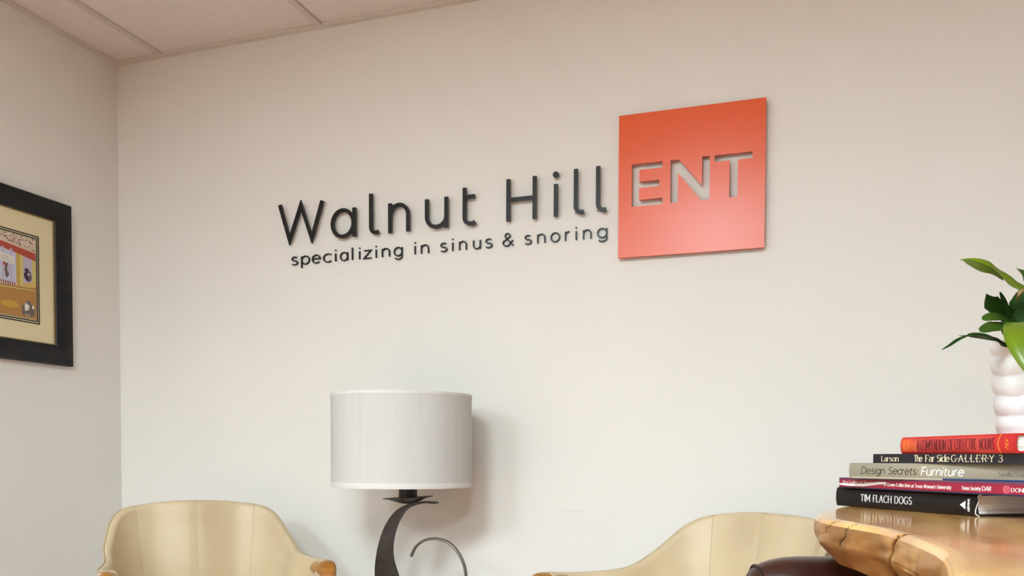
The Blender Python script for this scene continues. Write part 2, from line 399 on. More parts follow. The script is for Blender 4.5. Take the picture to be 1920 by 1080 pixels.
for yy in (-.66, .78):
    obj('leg', newbox(-.05, .17, yy-.03, yy+.03, 0, TZ-.07, bev=.006), M['slab'], table)

# ============================================================= BOOKS
def book(label, P, ang, Lg, Wd, z0, z1, cover, bulge=.002, board=.0028, soft=False):
    t = thing('book', label, 'book', (P[0], P[1], z0), R(ang), group='stack of books on the live-edge table')
    Th = z1-z0
    n = 9; outer = []; inner = []
    for i in range(n+1):
        u = i/n; z = u*Th
        y = .002-bulge*math.sin(math.pi*u)**.6 if soft is False else .0
        outer.append((y, z))
        inner.append((y+board+.0015, board+(Th-2*board)*u))
    oo = [(Wd, 0)]+outer+[(Wd, Th)]; ii = [(Wd, board)]+inner+[(Wd, Th-board)]
    bm = bmesh.new()
    ringed(bm, [[(0, a[0], a[1]), (Lg, a[0], a[1]), (Lg, b[0], b[1]), (0, b[0], b[1])] for a, b in zip(oo, ii)])
    obj('cover', bm, cover, t)
    ins = .0035 if not soft else .0004
    bm = newbox(ins, Lg-ins, board+.004, Wd-ins, board+.0002, Th-board-.0002)
    obj('page_block', bm, M['paper'], t)
    yf = lambda z: .002-bulge*math.sin(math.pi*min(1, max(0, z/Th)))**.6
    if soft: yf = lambda z: 0.0
    mp = lambda x, z, d: Vector((x, yf(z)-.0003+d, z))
    return t, mp, Th
def lettering(t, mp, m, *texts, name='lettering'):
    bm = bmesh.new()
    for a, kw in texts: text_bm(bm, a[0].replace('a', '@'), *a[1:], mp, .0002, **kw)
    return obj(name, bm, m, t)
def patch(t, mp, m, name, pts, sub=8):
    """flat printed shape on the spine: polygon strip between lower and upper lines, pts = [(x, zlow, zhigh)]"""
    bm = bmesh.new(); cols = []
    for x, a, b in pts: cols.append([bm.verts.new(mp(x, a+(b-a)*k/sub, .00015)) for k in range(sub+1)])
    for p, q in zip(cols, cols[1:]):
        for k in range(sub): bm.faces.new((p[k], q[k], q[k+1], p[k+1]))
    return obj(name, bm, m, t)
mm = .001
M['ink_white'] = mat('ink_white', srgb(232, 228, 222), .6)
M['ink_cream'] = mat('ink_cream', srgb(226, 206, 170), .6)
M['ink_dark'] = mat('ink_dark', srgb(60, 46, 36), .6)
M['ink_maroon'] = mat('ink_maroon', srgb(92, 18, 30), .6)
M['ink_orange'] = mat('ink_orange', srgb(240, 130, 52), .6)
M['ink_grey'] = mat('ink_grey', srgb(98, 88, 74), .6)
# 1: black dog portrait book
c1 = varied(mat('jacket_black', srgb(30, 25, 26), .36, spec=.35), srgb(18, 14, 15), srgb(26, 21, 22), 12)
t, mp, Th = book('large black hardcover with white capitals and a white triangle, bottom of the stack', (.0365, 1.6325), -53.58, .3052, .27, .8705, .9025, c1, bulge=.003)
lettering(t, mp, M['ink_white'], (('TIM', 64.7*mm, 86.5*mm, 10.6*mm, 11.5*mm, 1.55*mm), dict(serif=5, thin=.4, track=28)),
          (('FLACH', 95*mm, 136.4*mm, 10.6*mm, 11.5*mm, 1.55*mm), dict(serif=5, thin=.4, track=28)),
          (('DOGS', 144.7*mm, 180.8*mm, 10.6*mm, 11.5*mm, 1.55*mm), dict(serif=5, thin=.4, track=28)), name='title_lettering')
bm = bmesh.new()
tri = [mp(277*mm, 15.5*mm, 0), mp(287*mm, 9*mm, 0), mp(287*mm, 21.5*mm, 0)]
v = [bm.verts.new(p) for p in tri]; bm.faces.new(v); obj('publisher_mark', bm, M['ink_white'], t)
mpv = lambda x, z, d: mp(294.5*mm-z, x, d)
bm = bmesh.new(); text_bm(bm, 'ABRAMS', 6*mm, 24.5*mm, 0, 3.6*mm, .8*mm, mpv, .0002, track=24); obj('publisher_lettering', bm, M['ink_white'], t)
bm = sweep(crs([(.3056, .012, Th), (.3056, .003, Th-.003), (.3050, .0045, Th*.7), (.3050, .0005, Th*.4), (.3056, -.001, .004), (.3056, .006, 0)], 6), .0008, n=6)
obj('jacket_edge', bm, M['white_paper'], t, smooth=True)
# 2: crimson book
c2 = mat('jacket_crimson', srgb(148, 24, 50), .35, spec=.5)
t, mp, Th = book('thin crimson book with small white lettering and a torn white strip, second from the bottom', (.0402, 1.612), -53.9, .39, .24, .9025, .9200, c2, bulge=0, board=.0012, soft=True)
M['jacket_violet'] = mat('jacket_violet_edge', srgb(98, 50, 84), .4); M['jacket_navy'] = mat('jacket_navy', srgb(34, 30, 58), .4)
patch(t, mp, M['jacket_navy'], 'lower_band', [(0, .0, .0022), (.2, .0, .0022), (.385, 0, .0024)])
patch(t, mp, M['jacket_violet'], 'upper_band', [(0, Th-.003, Th), (.385, Th-.002, Th)])
b2, hc = 6.2*mm, 5.0*mm
lettering(t, mp, M['ink_white'],
    (('First Ladies of Texas', 10.4*mm, 82.8*mm, 7.6*mm, hc, .75*mm), dict(serif=8, thin=.5)),
    (('&', 111*mm, 115.7*mm, 6.4*mm, hc, .75*mm), dict(thin=.5)),
    (('Gown Collection', 119.1*mm, 168.9*mm, b2, hc, .8*mm), dict(serif=8, thin=.5)),
    (("at Texas Woman's University", 171.8*mm, 251*mm, b2-.4*mm, hc, .8*mm), dict(serif=8, thin=.5)),
    (('Texas Society', 271*mm, 304.5*mm, b2-.4*mm, hc+.2*mm, .8*mm), dict(serif=8, thin=.5)),
    (('DAR', 307.5*mm, 322.5*mm, b2-.4*mm, hc+.8*mm, 1.0*mm), dict(serif=8, thin=.5)),
    (('DONNIN', 356*mm, 388*mm, b2-.4*mm, hc, .9*mm), dict(serif=8, thin=.5)), name='title_lettering')
patch(t, mp, M['white_paper'], 'torn_strip', [(.0005, .0052, .0078), (.02, .004, .0078), (.04, .0038, .0076), (.062, .004, .0085), (.08, .0058, .0105), (.098, .0080, .0122), (.114, .0093, .0125), (.1165, .0098, .0118)])
M['seal'] = mat('seal_pink', srgb(226, 120, 130), .5)
bm = bmesh.new()
cx_, cz_ = 348*mm, 8.6*mm
stroke_poly(bm, arc(cx_, cz_, 5.2*mm, 4.7*mm, 0, 360, 28), 1.0*mm, mp, .0002)
stroke_poly(bm, arc(cx_, cz_, 2.8*mm, 2.6*mm, 0, 360, 20), .8*mm, mp, .0002)
stroke_poly(bm, [(cx_-.002, cz_-.0016), (cx_+.0015, cz_+.002)], .9*mm, mp, .0002)
obj('seal_emblem', bm, M['seal'], t)
# 3: grey book
c3 = varied(mat('jacket_taupe', srgb(142, 132, 114), .38, spec=.5), srgb(136, 128, 112), srgb(148, 138, 118), 10)
t, mp, Th = book('grey taupe hardcover with slanted dark and white lettering, middle of the stack', (.054, 1.5539), -45.38, .325, .25, .9200, .9455, c3, bulge=.0025)
lettering(t, mp, M['ink_dark'], (('Design', 25.7*mm, 72*mm, 8.2*mm, 11*mm, 1.2*mm), dict(slant=.16, track=18)),
          (('Secrets:', 79.9*mm, 134*mm, 8.2*mm, 11*mm, 1.2*mm), dict(slant=.16, track=18)), name='title_lettering')
lettering(t, mp, M['ink_white'], (('Furniture', 141*mm, 212*mm, 7.6*mm, 12*mm, 1.45*mm), dict(slant=.16, track=20)), name='title_lettering')
lettering(t, mp, M['ink_grey'], (('Saville/Stoddard', 266.8*mm, 322*mm, 8.0*mm, 7*mm, .8*mm), dict(slant=.16, track=20)), name='author_lettering')
M['blue_edge'] = mat('blue_band', srgb(38, 68, 112), .4); M['pale_edge'] = mat('pale_band', srgb(190, 184, 170), .5)
patch(t, mp, M['pale_edge'], 'pale_band', [(.004, .0012, .003), (.177, .0012, .003)])
patch(t, mp, M['blue_edge'], 'blue_band', [(.177, .0008, .0036), (.325, .0008, .0036)])
# 4: black comics book
c4 = mat('jacket_navy_black', srgb(24, 22, 30), .35, spec=.5)
t, mp, Th = book('thin black book with cream serif lettering, directly under the red book', (.0895, 1.5354), -51.43, .30, .215, .9455, .9602, c4, bulge=0, board=.0012, soft=True)
lettering(t, mp, M['ink_cream'], (('Larson', 19.3*mm, 54.9*mm, 2.9*mm, 8.6*mm, 1.2*mm), dict(serif=8, thin=.4, track=16)),
          (('The', 87.7*mm, 103*mm, 2.9*mm, 9.6*mm, 1.3*mm), dict(serif=8, thin=.4, track=14)),
          (('Far', 110*mm, 127*mm, 2.9*mm, 9.6*mm, 1.3*mm), dict(serif=8, thin=.4, track=14)),
          (('Side', 132*mm, 154*mm, 2.9*mm, 9.6*mm, 1.3*mm), dict(serif=8, thin=.4, track=14)),
          (('G.A.L.L.E.R.Y', 158*mm, 231*mm, 2.9*mm, 9.6*mm, 1.2*mm), dict(serif=8, thin=.4, track=16)),
          (('3', 238*mm, 244.6*mm, 2.9*mm, 9.6*mm, 1.2*mm), dict(thin=.5)), name='title_lettering')
# 5: red book
c5 = varied(mat('cloth_red', srgb(196, 44, 40), .42, spec=.45), srgb(180, 32, 34), srgb(190, 46, 40), 20)
t, mp, Th = book('red hardcover with tall condensed dark title and orange curves, top of the stack', (.131, 1.5292), -61.27, .2486, .175, .9602, .9868, c5, bulge=.004)
M['cloth_salmon'] = mat('cloth_salmon', srgb(190, 62, 54), .45); M['cloth_orange'] = mat('cloth_orange_field', srgb(216, 80, 44), .45)
patch(t, mp, M['cloth_salmon'], 'title_field', [(.030+.0006*math.sin(i), .003, Th-.003) if i in (0,) else (.030+.0047*i, .003, Th-.003) for i in range(39)])
patch(t, mp, M['cloth_orange'], 'left_field', [(.003, .003, Th-.003), (.030, .003, Th-.003)])
bm = bmesh.new()
mv = lambda off: (lambda x, z, d: mp(off-z, x, d-.0002))
text_bm(bm, 'WOOP', 5*mm, 21*mm, 0, 5.2*mm, .9*mm, mv(.0135), .0002, track=26)
text_bm(bm, 'STUDIOS', 4*mm, 22*mm, 0, 5.0*mm, .8*mm, mv(.0225), .0002, track=26)
obj('publisher_lettering', bm, M['ink_orange'], t)
bm = bmesh.new()
mp2 = lambda x, z, d: mp(x, z, d-.0002)
stroke_poly(bm, arc(.043, .012, .012, .0095, 110, 250, 14), .0011, mp2, .0002)
stroke_poly(bm, arc(.043, .012, .008, .0065, 105, 255, 12), .0011, mp2, .0002)
stroke_poly(bm, arc(.043, .012, .0042, .0035, 100, 260, 10), .0011, mp2, .0002)
stroke_poly(bm, [(.222+.0022*0-.0035*math.sin(math.pi*k/12)+.001, .0005+(Th-.001)*k/12) for k in range(13)], .0017, mp2, .0002)
mv2 = lambda x, z, d: mp(.2395-z, x, d-.0002)
text_bm(bm, 'hpr', 6*mm, 19*mm, 1*mm, 6.0*mm, .9*mm, mv2, .0002, slant=.25, track=10)
obj('ornament', bm, M['ink_orange'], t)
bm = bmesh.new()
for wd, a, b in (('A', 43.6, 47.4), ('COMPENDIUM', 52, 110.8), ('OF', 116, 127), ('COLLECTIVE', 131, 176), ('NOUNS', 183, 211.1)):
    text_bm(bm, wd, a*mm, b*mm, 5.0*mm, 16.2*mm, 1.25*mm, mp2, .0002, track=30, slant=.05, thin=.6)
obj('title_lettering', bm, M['ink_maroon'], t)

# ============================================================= VASE AND PLANT
VX, VY, VZ = .2997, 1.4535, .9869
va = thing('vase', 'white ceramic vase with rippled waves standing on the red book', 'vase', (VX, VY, VZ))
bm = bmesh.new(); rings = []; n = 72; HV = .137
for k in range(61):
    u = k/60; z = HV*u
    base = .044+.0135*u**.9
    ring = []
    for i in range(n):
        a = 2*math.pi*i/n
        ph = z/.030*2*math.pi+1.1*math.sin(2*a+.6)+.6*math.sin(3*a+z*20)
        env = min(1, u*10, (1-u)*12)
        r = base+.0024*env*(abs(math.sin(ph/2))**.7*2-1)
        ring.append((r*math.cos(a), r*math.sin(a), z))
    rings.append(ring)
for k in range(8):
    rings.append([((.0535-.002*k*.3)*math.cos(2*math.pi*i/n), (.0535-.002*k*.3)*math.sin(2*math.pi*i/n), HV-.002-.008*k) for i in range(n)])
ringed(bm, rings)
obj('body', bm, M['vase'], va, smooth=True, auto=60)
obj('soil', lathe([(.001, HV-.030), (.0515, HV-.030), (.0515, HV-.024), (.001, HV-.022)], 24), mat('soil', srgb(50, 38, 30), .95), va)

M['leaf_bright'] = varied(mat('leaf_bright', srgb(120, 150, 24), .35, spec=.5), srgb(88, 108, 3), srgb(106, 128, 6), 9, 3, stretch=(1, 1, .4))
M['leaf_dark'] = varied(mat('leaf_dark', srgb(34, 62, 26), .55, spec=.1), srgb(16, 40, 8), srgb(38, 66, 14), 12, 3)
M['leaf_mid'] = varied(mat('leaf_mid', srgb(70, 104, 34), .48, spec=.25), srgb(38, 62, 10), srgb(62, 88, 18), 12, 3)
M['leaf_olive'] = varied(mat('leaf_olive', srgb(78, 84, 58), .5), srgb(66, 76, 50), srgb(96, 100, 72), 30, 2)
M['leaf_olive2'] = mat('leaf_fold_green', srgb(66, 78, 10), .5, spec=.25)
M['stem'] = mat('stem_green', srgb(86, 106, 48), .5)
plant = thing('potted_plant', 'green leafy plant with long curling leaves growing from the white vase', 'plant', (VX, VY, VZ+HV-.025))
PO = Vector((VX, VY, VZ+HV-.025))
def leaf(pts, wid, m, up, fold=.25, shape=None, n=8):
    """leaf blade through world points; wid = half width; up = approx. blade normal; folded along the midrib"""
    P = crs([Vector(p)-PO for p in pts], n); K = len(P)-1; bm = bmesh.new(); rows = []
    up = Vector(up).normalized()
    for i, p in enumerate(P):
        u = i/K; t = (P[min(i+1, K)]-P[max(i-1, 0)]).normalized()
        side = t.cross(up).normalized(); nn = side.cross(t)
        w_ = wid*(shape(u) if shape else (math.sin(math.pi*min(1, u*.93+.06))**.75))
        rows.append([p+side*w_*s+nn*(abs(s)*w_*fold) for s in (-1, -.5, 0, .5, 1)])
    th = .0004
    top = [[bm.verts.new(q) for q in r] for r in rows]
    bot = [[bm.verts.new(q-up*th) for q in r] for r in rows]
    for a, b in zip(top, top[1:]):
        for k in range(4): bm.faces.new((a[k], a[k+1], b[k+1], b[k]))
    for a, b in zip(bot, bot[1:]):
        for k in range(4): bm.faces.new((a[k+1], a[k], b[k], b[k+1]))
    for k in range(K):
        bm.faces.new((top[k][0], top[k+1][0], bot[k+1][0], bot[k][0])); bm.faces.new((top[k+1][4], top[k][4], bot[k][4], bot[k+1][4]))
    for e in (0, K):
        for k in range(4): bm.faces.new((top[e][k], top[e][k+1], bot[e][k+1], bot[e][k]))
    return obj('leaf', bm, m, plant, smooth=True)
crown = (VX, VY, 1.125)
V_ = lambda *a: a
TOCAM = (-.2, -.95, .15)
leaf([(.300, 1.44, 1.185), (.284, 1.416, 1.190), (.264, 1.398, 1.196), (.245, 1.382, 1.206), (.228, 1.365, 1.215), (.213, 1.355, 1.2215), (.199, 1.350, 1.2255), (.185, 1.346, 1.227)], .0090, M['leaf_bright'], (-.3, -.8, .5), fold=.2,
     shape=lambda u: 1 if u < .62 else max(.02, (1-u)/.38)**.8)
leaf([(.242, 1.368, 1.2005), (.226, 1.350, 1.2085), (.213, 1.343, 1.2125), (.200, 1.341, 1.2190), (.189, 1.342, 1.2250)], .0058, M['leaf_olive2'], (-.3, -.85, .35), fold=.15)
leaf([(.262, 1.41, 1.112), (.2491, 1.401, 1.1150), (.2384, 1.3869, 1.1195), (.2228, 1.3656, 1.1205), (.2071, 1.3496, 1.1215), (.1946, 1.3452, 1.1225), (.1849, 1.3418, 1.1225)], .0052, M['leaf_olive'], (-.2, -.9, .35), fold=.2,
     shape=lambda u: math.sin(math.pi*min(1, u/.85*.97+.03))**.7 if u < .85 else .09)
leaf([(.262, 1.405, 1.110), (.2466, 1.3949, 1.1170), (.2254, 1.3612, 1.1222), (.2062, 1.344, 1.1238), (.1938, 1.3396, 1.1212), (.1821, 1.3353, 1.1155), (.1718, 1.3315, 1.1080), (.1616, 1.3277, 1.1019)], .0026, M['leaf_dark'], (-.2, -.9, .35), fold=.2,
     shape=lambda u: .9 if u < .55 else max(.05, .5+.6*math.sin((u-.55)/.45*math.pi)-.45*(u-.55)/.45))
leaf([(.292, 1.40, 1.140), (.272, 1.345, 1.137), (.263, 1.310, 1.119), (.262, 1.290, 1.092), (.270, 1.280, 1.055)], .030, M['leaf_bright'], (-.35, -.85, .45), fold=.18,
     shape=lambda u: math.sin(math.pi*min(1, .22+u*.78))**.6)
leaf([(.292, 1.440, 1.118), (.287, 1.442, 1.15), (.288, 1.446, 1.18), (.294, 1.45, 1.207)], .025, M['leaf_dark'], TOCAM, fold=.12)
rnd_end = lambda u: .85 if u < .5 else max(.06, math.sqrt(max(0, 1-((u-.5)/.5)**2)))*.85+.15*max(0, 1-u)
leaf([(.262, 1.425, 1.151), (.245, 1.401, 1.1535), (.231, 1.385, 1.152), (.2185, 1.3755, 1.148)], .0090, M['leaf_mid'], (-.15, -.9, .35), fold=.12, shape=rnd_end, n=12)
leaf([(.260, 1.412, 1.141), (.243, 1.389, 1.139), (.228, 1.373, 1.136), (.2135, 1.363, 1.130)], .0105, M['leaf_mid'], (-.15, -.9, .35), fold=.12, shape=rnd_end, n=12)
leaf([(.268, 1.415, 1.150), (.256, 1.398, 1.146), (.250, 1.388, 1.134), (.252, 1.383, 1.120)], .0065, M['leaf_dark'], (-.15, -.9, .35), fold=.1)
leaf([(.263, 1.435, 1.158), (.247, 1.42, 1.168), (.234, 1.408, 1.177), (.2265, 1.401, 1.1885)], .012, M['leaf_dark'], TOCAM, fold=.1, shape=lambda u: .95 if u < .66 else max(.05, (1-u)/.34)**1.5)
leaf([(.262, 1.432, 1.158), (.255, 1.424, 1.176), (.247, 1.419, 1.193)], .0035, M['leaf_dark'], TOCAM)
leaf([(.300, 1.45, 1.20), (.290, 1.436, 1.210), (.281, 1.431, 1.2185), (.268, 1.428, 1.2275)], .0085, M['leaf_mid'], TOCAM, fold=.2, shape=lambda u: 1 if u < .55 else max(.04, (1-u)/.45)**1.6)
leaf([(.275, 1.425, 1.12), (.262, 1.405, 1.130), (.252, 1.392, 1.134)], .008, M['leaf_dark'], (-.2, -.7, .6))
leaf([(.31, 1.44, 1.13), (.335, 1.40, 1.19), (.37, 1.37, 1.22)], .016, M['leaf_mid'], TOCAM)
leaf([(.31, 1.47, 1.13), (.33, 1.50, 1.20), (.36, 1.53, 1.24)], .016, M['leaf_dark'], TOCAM)
leaf([(.30, 1.47, 1.13), (.29, 1.50, 1.18), (.285, 1.53, 1.20)], .013, M['leaf_dark'], TOCAM)
leaf([(.32, 1.43, 1.12), (.36, 1.40, 1.15), (.40, 1.38, 1.14)], .018, M['leaf_bright'], (0, -.5, .8))
for a, b in (((.298, 1.45, 1.10), (.297, 1.45, 1.20)), ((.305, 1.46, 1.10), (.315, 1.47, 1.18)), ((.292, 1.445, 1.10), (.278, 1.43, 1.15))):
    obj('stem', sweep([Vector(a)-PO, (Vector(a)+Vector(b))/2-PO+Vector((.002, 0, 0)), Vector(b)-PO], .0028, n=8), M['stem'], plant, smooth=True)
obj('cut_stem', sweep([Vector(p)-PO for p in ((.2625, 1.381, 1.175), (.263, 1.371, 1.182), (.272, 1.382, 1.189))], [.002, .0028, .0015], n=8), mat('cut_stem', srgb(150, 112, 70), .7), plant, smooth=True)

# ============================================================= CREAM TUB CHAIRS
half = [(0, .261, .816), (.132, .275, .808), (.224, .224, .784), (.262, .118, .700), (.266, .030, .663), (.290, -.100, .655), (.274, -.215, .665)]
def tub_chair(label, loc, rz):
    t = thing('armchair', label, 'armchair', loc, rz, group='cream leather tub chairs along the wall')
    ctrl = [(-x, y, z) for x, y, z in half[:0:-1]]+half
    rim = crs(ctrl, 12); K = len(rim)-1
    C0 = Vector((0, -.03, 0))
    seams = [K/2, K/2-17.5, K/2+17.5]
    ins, outs = [], []
    for i, p in enumerate(rim):
        tg = rim[min(i+1, K)]-rim[max(i-1, 0)]; tg.z = 0; tg.normalize()
        nrm = Vector((tg.y, -tg.x, 0))
        if nrm.dot(Vector((p.x, p.y, 0))-C0) < 0: nrm = -nrm
        col_i, col_o = [], []
        zb = .36; g = min(abs(i-s) for s in seams)
        gr = .0035*math.exp(-(g/.55)**2)
        rr = .016
        for k in range(13):
            v = k/12; z = zb+(p.z-rr-zb)*v
            sc = .84+.16*v**.8
            q = Vector((C0.x+(p.x-C0.x)*sc, C0.y+(p.y-C0.y)*sc, z))
            puff = .012*math.sin(math.pi*min(1, v*1.0))
            col_i.append(q-nrm*(rr*1.0+puff-gr)); col_o.append(q+nrm*(rr*.55))
        topc = Vector((p.x, p.y, p.z-rr))
        cap = []
        for k in range(1, 8):
            a = math.pi*k/8
            cap.append(topc+nrm*(-math.cos(a)*(rr-.15*gr) if math.cos(a) > 0 else -math.cos(a)*rr*.55)+Vector((0, 0, math.sin(a)*(rr-gr))))
        ins.append(col_i+cap+col_o[::-1]); outs.append(topc)
    bm = bmesh.new(); ringed(bm, ins, True, True, True)
    obj('backrest', bm, M['cream'], t, smooth=True, auto=60)
    # welt along the outer rim and stitched seams
    w_ = []
    for i, p in enumerate(rim):
        tg = rim[min(i+1, K)]-rim[max(i-1, 0)]; tg.z = 0; tg.normalize()
        nrm = Vector((tg.y, -tg.x, 0))
        if nrm.dot(Vector((p.x, p.y, 0))-C0) < 0: nrm = -nrm
        w_.append(Vector((p.x, p.y, p.z-.003))+nrm*.0075)
    obj('piping', sweep(w_, .0028, n=6), M['cream_seam'], t, smooth=True)
    for s in seams:
        i = int(round(s)); col = ins[i][:20]
        p = rim[i]; tg = rim[i+1]-rim[i-1]; tg.z = 0; tg.normalize()
        for sgn in ((-1, 1) if s == K/2 else (1,)):
            pts = [q+tg*.0028*sgn for q in col[:18]]
            obj('seam', sweep(pts, .0011, n=5), M['cream_seam'], t, smooth=True)
    # seat
    bm = bmesh.new(); rings = []
    for z, s in ((.30, .80), (.31, .84), (.40, .86), (.43, .84), (.445, .72), (.447, .4)):
        rings.append([(C0.x+s*(.27*math.copysign(abs(math.cos(a))**.6, math.cos(a))), -.02+s*(.26*math.copysign(abs(math.sin(a))**.6, math.sin(a))), z) for a in [2*math.pi*k/40 for k in range(40)]])
    ringed(bm, rings); obj('seat', bm, M['cream'], t, smooth=True, auto=50)
    for sg in (-1, 1):
        e = Vector((.274*sg, -.207, .664))
        pts = crs([e+Vector((0, .05, -.030)), e+Vector((.002*sg, -.004, -.022)), e+Vector((.004*sg, -.036, -.026)), e+Vector((.0, -.052, -.058)), e+Vector((-.012*sg, -.04, -.11)),
                   e+Vector((-.03*sg, 0, -.19)), e+Vector((-.045*sg, .03, -.28)), e+Vector((-.045*sg, .035, -.36))], 8)
        n_ = len(pts); rad = [(.026 if i < n_*.4 else .026-.008*(i/n_-.4)/.6) for i in range(n_)]; rad[0] = .014; rad[1] = .022
        obj('armrest', sweep(pts, rad, n=14, twist=2.6*sg, squash=.72), M['arm_wood'], t, smooth=True)
        obj('leg', sweep([Vector((.21*sg, -.18, .31)), Vector((.225*sg, -.195, .15)), Vector((.24*sg, -.21, 0.0))], [.022, .018, .013], n=12, up=Vector((0, 1, 0))), M['arm_wood'], t, smooth=True, auto=50)
        obj('leg', sweep([Vector((.17*sg, .16, .31)), Vector((.185*sg, .19, .15)), Vector((.20*sg, .22, 0.0))], [.022, .018, .013], n=12, up=Vector((0, 1, 0))), M['arm_wood'], t, smooth=True, auto=50)
    return t
tub_chair('cream leather tub chair with wooden arm ends, in the corner left of the lamp', (-1.653, 2.084, 0), R(47.68))
tub_chair('cream leather tub chair with wooden arm ends, right of the lamp behind the brown chair', (-.283, 2.092, 0), R(-40.0))

# ============================================================= BROWN CHAIR
bc = thing('side_chair', 'dark brown leather chair with rounded back tucked under the live-edge table', 'chair', (.205, 1.585, 0), R(19.2))
bm = bmesh.new(); rings = []; HW = .325
def brow(x):
    e = min(1, (HW-abs(x))/.09); e = math.sqrt(max(0, 1-(1-e)**2))
    top = .755+.036*e; hw = .020+.042*e
    if x > 0: top += 0
    out = []
    for k in range(28):
        a = 2*math.pi*k/28
        c, s_ = math.cos(a), math.sin(a)
        z = (top-hw*1.05)+hw*1.05*s_ if s_ > 0 else (top-hw*1.05)+(top-hw*1.05-.40)*(-abs(s_)**.55)
        y = hw*math.copysign(abs(c)**.75, c)*(1 if s_ > 0 else .9)
        out.append((x, y, z))
    return out
xs = [-HW+.0015, -HW+.006, -HW+.014, -HW+.025, -HW+.04, -HW+.06, -HW+.085, -HW+.11]
xs = xs+[-.18+.036*i for i in range(11)]+[-x for x in xs[::-1]]
for x in xs: rings.append(brow(x))
ringed(bm, rings); obj('backrest', bm, M['brown'], bc, smooth=True, auto=70)
for x in (-HW+.013, HW-.013):
    rg = [Vector(p) for p in brow(x)]
    cen = sum(rg, Vector())/len(rg)
    pts = [cen+(q-cen)*1.012 for q in rg[:15]]
    obj('piping', sweep(pts, .0026, n=6, up=Vector((1, 0, 0))), M['brown_seam'], bc, smooth=True)
obj('seat', newbox(-.28, .28, -.50, -.03, .36, .47, bev=.03, seg=4), M['brown'], bc, smooth=True, auto=50)
for sx in (-1, 1):
    for yy in (-.46, -.02):
        obj('leg', newbox(sx*.25-.018, sx*.25+.018, yy-.018, yy+.018, 0, .41, bev=.004), mat('dark_wood', srgb(48, 28, 20), .4) if sx == -1 and yy < -.4 else bpy.data.materials['dark_wood'], bc)

# ============================================================= SIDE TABLE AND LAMP
LX, LY = -1.157, 2.33
TT = .42
st = thing('side_table', 'small round wooden lamp table between the two cream chairs', 'table', (LX+.07, LY-.04, 0))
obj('tabletop', lathe([(.001, TT-.025), (.17, TT-.025), (.178, TT-.02), (.18, TT-.012), (.178, TT-.004), (.172, TT), (.001, TT)], 64), M['arm_wood'], st, smooth=True, auto=40)
obj('pedestal', lathe([(.025, .03), (.02, .2), (.03, TT-.025)], 24), M['arm_wood'], st, smooth=True, auto=40)
obj('base', lathe([(.001, 0), (.13, 0), (.13, .012), (.03, .03), (.001, .03)], 48), M['arm_wood'], st, smooth=True, auto=40)
lamp = thing('table_lamp', 'table lamp with off-white drum shade and dark curved iron base', 'lamp', (LX, LY, TT))
def lz(z): return z-TT
RS = .2065
ZB, ZT = .8665, 1.1355
bm = lathe([(RS-.0015, lz(ZB)), (RS, lz(ZB)), (RS, lz(ZT)), (RS-.0015, lz(ZT)), (RS-.0015, lz(ZB))], 96, False, False)
obj('lamp_shade', bm, M['shade'], lamp, smooth=True, auto=40)
for a, b in ((ZB-.001, ZB+.0145), (ZT-.009, ZT+.001)):
    obj('shade_trim', lathe([(RS-.002, lz(a)), (RS+.0008, lz(a)), (RS+.0014, lz(a)+.002), (RS+.0014, lz(b)-.002), (RS+.0008, lz(b)), (RS-.002, lz(b)), (RS-.002, lz(a))], 96, False, False), M['shade_trim'], lamp, smooth=True, auto=40)
# shade spider, harp ring and finial
bm = bmesh.new()
for k in range(3):
    a = 2*math.pi*k/3+.4
    sweep([Vector((0, 0, lz(ZT-.004))), Vector(((RS-.001)*math.cos(a), (RS-.001)*math.sin(a), lz(ZT-.002)))], .0018, n=6, bm=bm)
obj('shade_spider', bm, M['steel'], lamp, smooth=True)
obj('finial', lathe([(.004, lz(ZT-.006)), (.004, lz(ZT+.004)), (.0095, lz(ZT+.006)), (.0105, lz(ZT+.009)), (.0085, lz(ZT+.012)), (.002, lz(ZT+.0135))], 20), M['iron'], lamp, smooth=True, auto=50)
obj('harp_rod', lathe([(.004, lz(.86)), (.004, lz(ZT-.006))], 10), M['steel'], lamp, smooth=True, auto=50)
obj('bulb', lathe([(.013, lz(.905)), (.014, lz(.93)), (.024, lz(.955)), (.030, lz(.985)), (.024, lz(1.008)), (.010, lz(1.018))], 20), mat('bulb_glass', (.9, .9, .88), .3), lamp, smooth=True)
CX = .020
obj('candle_cup', lathe([(.0275, lz(.835)), (.0275, lz(.905)), (.024, lz(.905)), (.001, lz(.90))], 40, c=(CX, 0)), M['iron'], lamp, smooth=True, auto=40)
bm = lathe([(.004, lz(.816)), (.020, lz(.8175)), (.040, lz(.824)), (.058, lz(.831)), (.075, lz(.8335)), (.075, lz(.8355)), (.056, lz(.8345)), (.028, lz(.8345)), (.004, lz(.8345))], 56, c=(CX, 0))
for v in bm.verts: v.co.z += (v.co.x-CX)*.06
obj('drip_pan', bm, M['iron'], lamp, smooth=True, auto=40)
def plate(outer, inner, y0, y1, name, m):
    o_ = crs([(a-LX, 0, lz(b)) for a, b in outer], 6); i_ = crs([(a-LX, 0, lz(b)) for a, b in inner], 6)
    n_ = max(len(o_), len(i_))
    def rs(P):
        d = [0]
        for a, b in zip(P, P[1:]): d.append(d[-1]+(b-a).length)
        out = []; k = 0
        for i in range(n_):
            s = d[-1]*i/(n_-1)
            while k < len(P)-2 and d[k+1] < s: k += 1
            out.append(P[k].lerp(P[k+1], (s-d[k])/(d[k+1]-d[k])))
        return out
    o_, i_ = rs(o_), rs(i_)
    bm = bmesh.new()
    ringed(bm, [[(a.x, y0, a.z), (a.x, y1, a.z), (b.x, y1, b.z), (b.x, y0, b.z)] for a, b in zip(o_, i_)])
    return obj(name, bm, m, lamp, smooth=True, auto=40)
